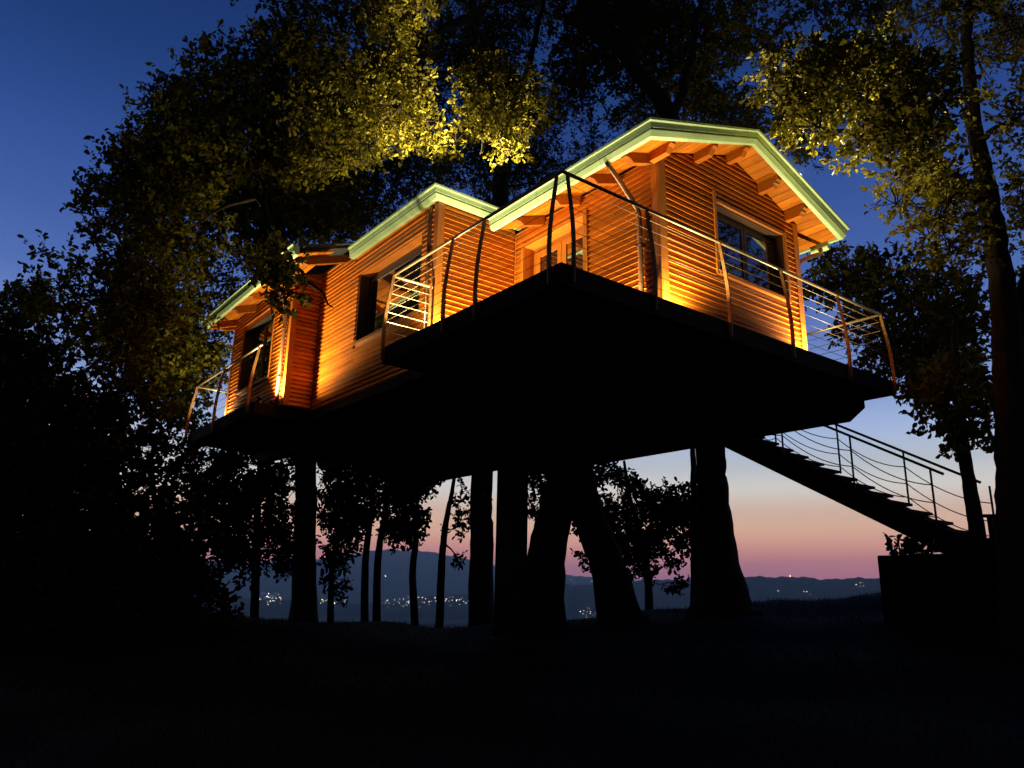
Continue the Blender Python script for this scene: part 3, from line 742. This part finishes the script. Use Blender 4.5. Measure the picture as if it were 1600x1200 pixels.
def tree(name, label, trunk, rad, crowns, seed, limbs=(), leaf=.115, dens=75, mt=LEAF, cat="tree", group=None, flare=True, upbias=.25):
    """trunk: points; rad: radius at each; crowns: list of (poly, d0, d1, n, r0, r1[, dens]); limbs: hand-placed boughs [(pts, r0, r1)]"""
    rng = np.random.RandomState(seed)
    base = trunk[0]
    t = tag(empty(name, tuple(base)), label, cat, group)
    tp = wob(trunk, rng, .035*min(rad[0], .3), 8); rr = np.interp(np.linspace(0, len(trunk)-1, len(tp)), range(len(trunk)), rad)
    rr = rr*(1+rng.normal(size=len(rr))*.012)
    if flare: rr = rr*(1+np.array([.75*math.exp(-(p[2]-tp[0][2])/.38) for p in tp]))
    bark_tube(tp, list(rr), rng).build("trunk", BARK, t, True)
    nodes = [(p, r) for p, r in zip(tp[len(tp)//3:], rr[len(tp)//3:])]
    br = MB()
    for pts, r0, r1 in limbs:
        q = wob(pts, rng, .025); ra = np.linspace(r0, r1, len(q)); br.tube(q, list(ra), 9)
        nodes += [(p, r) for p, r in zip(q[2:], ra[2:])]
    LP, LD = [], []
    for spec in crowns:
        poly, d0, d1, n, r0, r1 = spec[:6]; dn = spec[6] if len(spec) > 6 else dens
        bl = crown_blobs(poly, d0, d1, n, r0, r1, rng)
        bl.sort(key=lambda b: min(np.linalg.norm(b[0]-q[0]) for q in nodes))
        for p, r in bl:
            # nearest node already grown, preferring ones below
            best = min(nodes, key=lambda q: np.linalg.norm(p-q[0])+max(0, q[0][2]-p[2])*.6)
            if True:
                mid = (best[0]+p)/2+rng.normal(size=3)*.12*np.linalg.norm(p-best[0])+np.array([0, 0, -.04*np.linalg.norm(p-best[0])])
                q = wob([best[0], mid, p], rng, .015, 4); rs = min(best[1]*.7, .02+.035*r+.012*np.linalg.norm(p-best[0]))
                br.tube(q, list(np.linspace(rs, .012, len(q))), 6)
                nodes += [(q[k], max(.014, rs*(1-k/len(q)))) for k in range(3, len(q))]
            else:
                nodes.append((p, .03))
            nt2 = max(3, int(dn*r*r))
            u = rng.normal(size=(nt2, 3)); u /= np.linalg.norm(u, axis=1, keepdims=True)
            rho = rng.uniform(0, 1, nt2)**.45
            o = p+u*(rho*r)[:, None]*np.array([1, 1, .8])
            dirs = u+rng.normal(size=(nt2, 3))*.6+np.array([0, 0, upbias]); dirs /= np.linalg.norm(dirs, axis=1, keepdims=True)
            tl = rng.uniform(.22, .48, nt2)*min(1, .45+r*.55)
            for k in range(min(nt2, int(8+14*r))):
                br.tube([p+(o[k]-p)*.1, p+(o[k]-p)*.6+rng.normal(size=3)*.04*r, o[k]+dirs[k]*tl[k]*.7], [.012, .008, .003], 4, False)
            m = 12
            s = (np.arange(m)+.5)/m
            pos = o[:, None]+dirs[:, None]*(s[None, :, None]*tl[:, None, None])+rng.normal(size=(nt2, m, 3))*.022
            ld = dirs[:, None]*.5+rng.normal(size=(nt2, m, 3))*.75+np.array([0, 0, -.12])
            LP.append(pos.reshape(-1, 3)); LD.append(ld.reshape(-1, 3))
    kind(br.build("branches", BARK, t, True), "stuff")
    P = np.concatenate(LP); Dd = np.concatenate(LD)
    TREE_LEAVES[0] += len(P)
    kind(obj("crown", leaf_mesh("crown", P, Dd, rng, leaf, mt), t), "stuff")
    return t
def gat(px, d, py=960):
    p = at(px, py, d); p[2] = float(ground_z(p[0], p[1]))-.12; return p
def A(lst): return [at(*q) for q in lst]

tree("oak_tree", "broad dark oak at the left, crown against the blue sky", [gat(478, 20.6), at(476, 850, 20.6), at(478, 740, 20.6), at(470, 560, 20.4), at(440, 400, 19.5), at(420, 250, 18.8), at(450, 60, 18.5)],
     [.31, .28, .27, .26, .22, .17, .08],
     [([(395, -70), (392, 20), (318, 70), (215, 165), (135, 290), (88, 335), (150, 385), (52, 440), (60, 500), (150, 560), (200, 650), (290, 670), (285, 560), (300, 480), (350, 420), (430, 380), (560, 320), (600, 200), (600, -70)], 15.2, 20, 95, .65, 1.15, 85),
      ([(470, 250), (600, 250), (650, 330), (560, 400), (500, 400), (440, 420), (380, 440), (330, 490), (300, 420)], 19.8, 24, 36, .6, 1.0, 75),
      ([(400, 400), (440, 365), (495, 385), (510, 425), (490, 465), (440, 490), (405, 475)], 11.8, 13.2, 7, .22, .36, 140),
      ([(225, 480), (335, 455), (350, 600), (295, 690), (215, 640)], 19.8, 23.5, 30, .45, .75, 75),
      ([(285, 515), (350, 515), (368, 575), (320, 600), (280, 570)], 17.9, 18.8, 7, .22, .36, 110),
      ([(495, 455), (545, 460), (545, 525), (500, 530)], 11.6, 12.4, 3, .16, .24, 150)], 11,
     limbs=[(A([(440, 400, 19.5), (400, 330, 17), (400, 300, 14.5), (430, 370, 13.0), (470, 425, 12.4), (520, 480, 12.0)]), .11, .012)])
tree("oak_tree", "tall oak behind the middle room, boughs above its roof lit yellow", [gat(752, 22), at(752, 850, 22), at(753, 760, 22), at(768, 500, 21.6), at(782, 290, 21), at(770, 190, 20.5), at(745, 60, 20), at(730, -60, 20)],
     [.36, .33, .31, .28, .25, .2, .14, .07],
     [([(590, -70), (880, -70), (900, 120), (900, 240), (800, 300), (700, 285), (620, 330), (560, 320)], 17.5, 22, 56, .75, 1.15, 85),
      ([(560, -40), (680, -40), (655, 110), (668, 220), (635, 300), (565, 310), (520, 260), (540, 120)], 10.6, 12.8, 44, .26, .46, 190),
      ([(700, 150), (735, 80), (800, 60), (855, 150), (865, 225), (760, 285), (690, 275), (640, 240)], 10.4, 12.4, 30, .24, .42, 190),
      ([(440, 120), (520, 90), (530, 330), (440, 330)], 12.2, 14.5, 12, .3, .46, 120),
      ([(600, 300), (700, 240), (900, 190), (1010, 150), (1000, 215), (900, 300), (780, 345), (690, 320)], 20.5, 24.5, 36, .55, .95, 62)], 23, leaf=.085,
     limbs=[(A([(782, 290, 21), (800, 190, 20), (830, 90, 18.5), (850, 0, 17)]), .15, .05),
            (A([(775, 230, 20.8), (770, 120, 17.5), (735, 40, 14.5), (660, 70, 12.6), (610, 160, 12), (590, 230, 11.8)]), .15, .02),
            (A([(735, 40, 14.5), (760, 110, 12.5), (770, 190, 11.8), (750, 240, 11.4)]), .07, .015)])
tree("oak_tree", "oak with flared base by the stairs, bare limbs fork above the gable", [gat(1133, 15.0), at(1124, 880, 15.0), at(1112, 760, 15.0), at(1108, 680, 15.0), at(1098, 450, 15.4), at(1050, 195, 16), at(1000, 118, 16), at(958, 66, 16), at(915, 10, 16.2), at(890, -50, 16.3)],
     [.44, .35, .29, .27, .25, .21, .18, .14, .10, .06],
     [([(850, -70), (1240, -70), (1235, 110), (1190, 175), (1060, 175), (960, 215), (850, 190)], 16.8, 20, 56, .6, 1.0, 72),
      ([(1020, 150), (1240, 120), (1330, 230), (1260, 275), (1180, 230), (1060, 200)], 17.5, 20.5, 20, .4, .7, 62)], 31,
     limbs=[(A([(1000, 118, 16), (985, 60, 16), (975, -30, 16)]), .11, .05), (A([(1050, 195, 16), (1075, 110, 16.5), (1090, 20, 17), (1110, -50, 17)]), .13, .05),
            (A([(958, 66, 16), (1000, 20, 15.6), (1030, -30, 15.5)]), .06, .03)])
tree("oak_tree", "large forked tree at the right edge, inner boughs lit yellow", [gat(1592, 12.3, 900), at(1590, 830, 12.2), at(1585, 700, 12.2), at(1580, 580, 12.2), at(1566, 450, 12.2), at(1548, 330, 12.1), at(1522, 190, 12), at(1512, 60, 12), at(1520, -60, 12)],
     [.27, .24, .22, .21, .17, .14, .105, .075, .04],
     [([(1178, 85), (1255, 48), (1400, 52), (1500, 110), (1490, 230), (1410, 300), (1330, 262), (1262, 240), (1205, 175)], 8.9, 10.6, 54, .22, .42, 190),
      ([(1370, 240), (1490, 240), (1545, 330), (1510, 450), (1430, 430), (1370, 330)], 10, 12, 18, .24, .42, 120),
      ([(1230, -70), (1680, -70), (1680, 470), (1605, 450), (1545, 300), (1500, 100), (1250, 60)], 11.5, 15, 38, .45, .75, 75)], 47,
     limbs=[(A([(1548, 330, 12.1), (1500, 285, 11.5), (1450, 248, 10.8), (1390, 190, 10.1), (1310, 150, 9.7)]), .10, .02),
            (A([(1580, 580, 12.2), (1600, 470, 12.4), (1640, 330, 12.6), (1660, 150, 12.6)]), .17, .07),
            (A([(1390, 190, 10.1), (1300, 210, 9.8), (1235, 188, 9.6)]), .04, .012)], leaf=.08)
tree("young_tree", "slender tree with bending trunk beside the foot of the stairs", [gat(1530, 13.2, 840), at(1526, 830, 13.2), at(1515, 760, 13.2), at(1503, 680, 13.2), at(1494, 570, 13.2), at(1490, 500, 13.2)],
     [.13, .11, .095, .085, .06, .03],
     [([(1370, 640), (1440, 560), (1560, 590), (1570, 690), (1490, 695), (1420, 668)], 12.2, 14.2, 14, .3, .48, 90)], 53, flare=False)
tree("oak_tree", "dark bushy tree behind the right end of the deck railing", [gat(1588, 18.5, 930), at(1584, 800, 18.5), at(1572, 690, 18.5), at(1530, 580, 18.3), at(1440, 470, 18)],
     [.12, .10, .09, .07, .04],
     [([(1262, 440), (1290, 395), (1380, 398), (1440, 375), (1545, 420), (1560, 560), (1470, 620), (1400, 590), (1290, 520)], 15.5, 19, 34, .5, .85, 70)], 59)
# young trees in silhouette behind the house
yt = [("slim tree seen under the far balcony, leftmost of the silhouetted row", (402, 22), [(400, 850), (404, 770), (408, 690), (412, 620)], [([(285, 690), (480, 700), (480, 860), (455, 925), (400, 900), (340, 890), (300, 800)], 21, 25, 130, .22, .46, 90)], 61),
      ("thin tree with leafy crown right of the straight left trunk", (574, 22.5), [(571, 880), (580, 800), (586, 740), (590, 660)], [([(495, 690), (610, 690), (600, 800), (560, 850), (545, 900), (510, 880)], 21.5, 25, 95, .2, .42, 90)], 62),
      ("second thin trunk of the close pair behind the platform", (592, 22.0), [(590, 880), (602, 800), (610, 740), (612, 660)], [([(585, 690), (670, 690), (660, 800), (620, 870), (590, 850)], 21.5, 24.5, 55, .2, .40, 90)], 63),
      ("wavy slim tree left of the clear pink gap", (656, 22.4), [(645, 900), (650, 830), (640, 750), (645, 670)], [([(610, 690), (695, 690), (680, 800), (665, 850), (620, 840)], 21.5, 24, 44, .2, .38, 90)], 64),
      ("bare leaning sapling in the clear pink gap", (688, 21.6), [(690, 880), (698, 810), (707, 765), (716, 700)], [([(700, 755), (770, 760), (745, 850), (705, 845)], 20.5, 22.5, 14, .14, .26, 90), ([(690, 868), (735, 865), (735, 885), (700, 885)], 21, 22, 2, .1, .16, 110)], 65),
      ("bushy multi-branched tree between the leaning trunks and the flared oak", (1015, 21), [(1012, 900), (1003, 840), (985, 780), (975, 720)], [([(815, 735), (860, 720), (920, 725), (990, 735), (1095, 775), (1095, 850), (1060, 880), (1015, 915), (930, 900), (890, 850), (880, 800), (815, 830)], 19, 23, 210, .16, .36, 84), ([(1030, 900), (1080, 910), (1075, 930), (1030, 925)], 20, 21, 4, .1, .18, 100)], 66),
      ("thin upright sapling touching the flared oak trunk", (1088, 17.5), [(1086, 830), (1083, 720), (1078, 640)], [([(1060, 740), (1100, 750), (1100, 870), (1065, 880)], 17, 18.5, 8, .12, .26, 80)], 67),
      ("low leafy sapling on the far slope beside the left trunk", (520, 23), [(518, 900), (522, 850)], [([(495, 840), (545, 850), (540, 935), (500, 930)], 22.5, 24, 16, .16, .32, 90)], 68)]
for lab, (bx_, bd), mids, cr_, sd in yt:
    pts = [gat(bx_, bd)]+[at(x_, y_, bd) for x_, y_ in mids]
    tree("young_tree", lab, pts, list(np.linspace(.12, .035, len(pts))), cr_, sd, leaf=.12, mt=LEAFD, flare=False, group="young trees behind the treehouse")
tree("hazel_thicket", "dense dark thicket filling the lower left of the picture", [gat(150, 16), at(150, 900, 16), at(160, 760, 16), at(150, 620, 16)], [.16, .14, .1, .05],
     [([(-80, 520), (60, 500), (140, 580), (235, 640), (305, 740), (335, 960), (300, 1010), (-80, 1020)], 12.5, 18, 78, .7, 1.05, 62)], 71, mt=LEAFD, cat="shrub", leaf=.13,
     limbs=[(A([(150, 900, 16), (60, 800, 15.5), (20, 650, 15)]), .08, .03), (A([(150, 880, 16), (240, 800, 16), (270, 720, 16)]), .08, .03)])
tree("distant_tree", "pale far tree at the left edge below the clear sky", [gat(20, 34), at(20, 700, 34), at(30, 560, 34)], [.2, .15, .08],
     [([(-90, 450), (30, 445), (110, 480), (130, 560), (60, 600), (-90, 600)], 32, 36, 16, .7, 1.1, 60)], 73, leaf=.15)

# trunks that carry the platform
def support_trunk(label, pts, rad, seed):
    rng = np.random.RandomState(seed); t = tag(empty("tree_trunk", tuple(pts[0])), label, "trunk")
    q = wob(pts, rng, .008, 7); rr = np.interp(np.linspace(0, len(pts)-1, len(q)), range(len(pts)), rad)*(1+rng.normal(size=len(q))*.012)
    rr[0] *= 1.25
    bark_tube(q, list(rr), rng, lobes=4).build("bark", BARK, t, True)
    for k in range(5):
        a = k*1.3+seed; b = np.array(pts[0]); e = b+np.array([math.cos(a), math.sin(a), 0])*.55; e[2] = b[2]+.02
        MB().tube([b+np.array([0, 0, .5]), (b+e)/2+np.array([0, 0, .22]), e], [.13, .10, .03], 8).build("root", BARK, t, True)
support_trunk("thick trunk leaning right under the platform, left of the crossing pair", [gat(848, 14), at(852, 880, 14), at(868, 800, 13.9), at(886, 735, 13.8), at(893, 690, 13.7)], [.40, .34, .31, .30, .29], 3)
support_trunk("trunk leaning left under the platform, right of the crossing pair", [gat(972, 14.4), at(948, 880, 14.3), at(918, 800, 14.2), at(902, 735, 14.2), at(896, 690, 14.2)], [.42, .31, .29, .29, .28], 4)

# low plants by the retaining wall
def tuft(name, label, c, n, h, seed, spread=.25):
    rng = np.random.RandomState(seed); t = tag(empty(name, tuple(c)), label, "plant")
    st_ = MB(); P = []; Dd = []
    for k in range(n):
        a = rng.uniform(0, 6.28); tip = c+np.array([math.cos(a)*spread*rng.rand(), math.sin(a)*spread*rng.rand(), h*rng.uniform(.6, 1.1)])
        st_.tube([c, (c+tip)/2+np.array([0, 0, .05]), tip], [.008, .006, .002], 4, False)
        for q in range(7):
            P.append(c+(tip-c)*(.35+.65*q/6)); Dd.append(rng.normal(size=3)*.6+np.array([math.cos(a), math.sin(a), .5]))
    st_.build("stems", BARK, t); obj("leaves", leaf_mesh("leaves", np.array(P), np.array(Dd), rng, .12, LEAFD), t)
c_ = at(1408, 868, 12.9); c_[2] = rel(.55); tuft("leafy_plant", "small spiky plant on top of the retaining wall", c_, 12, .38, 5)
c_ = at(1440, 862, 13.0); c_[2] = rel(.6); tuft("leafy_plant", "low plant under the last stair treads", c_, 10, .28, 6)
print("leaves", TREE_LEAVES[0])

# grass along the crest and on the near slope
def grass(n, seed):
    rng = np.random.RandomState(seed)
    s = np.where(rng.rand(n) < .7, rng.uniform(8, 18.5, n), rng.uniform(3, 12, n)); t = rng.uniform(-1, 1, n)*(s*.72+1)
    x = s*hx+t*hy; y = s*hy-t*hx; z = ground_z(x, y)-.01
    P = np.stack([x, y, z], -1); h = rng.uniform(.03, .09, n)*(1+.6*(rng.rand(n) < .06))
    a = rng.uniform(0, 6.28, n); w_ = np.stack([np.cos(a), np.sin(a), 0*a], -1)*.006; ln = rng.normal(size=(n, 3))*.35; ln[:, 2] = 0
    V = np.stack([P-w_, P+w_, P+np.array([0, 0, 1])*h[:, None]+ln*h[:, None]], 1)
    me = bpy.data.meshes.new("grass"); me.from_pydata(V.reshape(-1, 3).tolist(), [], np.arange(3*n).reshape(-1, 3).tolist()); me.update(); me.materials.append(GRASS)
    kind(tag(obj("grass", me), "short dark grass on the slope below the treehouse", "grass"), "stuff")
GRASS = mat("grass_blades", (.005, .006, .002), .8, spec=.1)
grass(45000, 9)

# town and hill lights far away
def town(n, seed):
    rng = np.random.RandomState(seed); groups = {"warm": MB(), "cold": MB()}
    spots = [(405, 440, 925, 942, 40, 3000), (500, 545, 934, 945, 26, 3100), (596, 742, 930, 946, 70, 3200), (625, 740, 938, 950, 14, 2700), (885, 930, 897, 912, 6, 5000), (905, 930, 950, 962, 14, 2400), (1215, 1270, 918, 930, 5, 4300), (1325, 1350, 908, 920, 6, 4400), (600, 606, 898, 902, 3, 5200)]
    for x0, x1, y0, y1, k, d in spots:
        for _ in range(k):
            p = at(rng.uniform(x0, x1), (y0+y1)/2+rng.normal()*(y1-y0)/4, d*rng.uniform(.95, 1.05)); r = d/3000*rng.choice([.8, 1.1, 1.6, 2.3], p=[.4, .35, .18, .07])
            m = groups["warm" if rng.rand() < .6 else "cold"]
            m.add([p+np.array(v)*r for v in ((1, 0, 0), (-1, 0, 0), (0, 1, 0), (0, -1, 0), (0, 0, 1), (0, 0, -1))], [(0, 2, 4), (2, 1, 4), (1, 3, 4), (3, 0, 4), (2, 0, 5), (1, 2, 5), (3, 1, 5), (0, 3, 5)])
    for k, m in groups.items():
        o = m.build("town_lights", emit("town_light_"+k, (1, .80, .45) if k == "warm" else (.85, .93, 1), 3.0))
        kind(tag(o, "scattered warm lights of a far town in the valley" if k == "warm" else "scattered white lights of a far town in the valley", "lights"), "stuff")
town(0, 4)
ch = tag(empty("hilltop_church", tuple(at(1235, 912, 5200))), "tiny floodlit church on the far ridge", "church")
c_ = at(1235, 907, 5200); gl = emit("floodlight_glow", (1, .66, .25), 3.5)  # nave and spire emit light themselves, standing in for floodlight on stone
MB().box(c_[0]-14, c_[0]+14, c_[1]-14, c_[1]+14, c_[2]-22, c_[2]+8).build("nave", gl, ch)
MB().prism([(c_[0]-6, c_[1]-6, c_[2]+8), (c_[0]+6, c_[1]-6, c_[2]+8), (c_[0]+6, c_[1]+6, c_[2]+8), (c_[0]-6, c_[1]+6, c_[2]+8)], [(c_[0]-.5, c_[1]-.5, c_[2]+34), (c_[0]+.5, c_[1]-.5, c_[2]+34), (c_[0]+.5, c_[1]+.5, c_[2]+34), (c_[0]-.5, c_[1]+.5, c_[2]+34)]).build("spire", gl, ch)

# evening haze over the valley
def haze(density):
    m = bpy.data.materials.new("evening_air"); m.use_nodes = True; t = m.node_tree; t.nodes.clear()
    o = t.nodes.new("ShaderNodeOutputMaterial"); v = t.nodes.new("ShaderNodeVolumePrincipled")
    v.inputs["Color"].default_value = (.50, .80, 1.0, 1); v.inputs["Density"].default_value = density; v.inputs["Anisotropy"].default_value = .6
    t.links.new(v.outputs[0], o.inputs["Volume"])
    b = MB().box(-13800, 13800, -13800, 13800, -150, 700).build("haze", m); kind(b, "stuff")
HAZE = 9e-5
if HAZE: haze(HAZE)
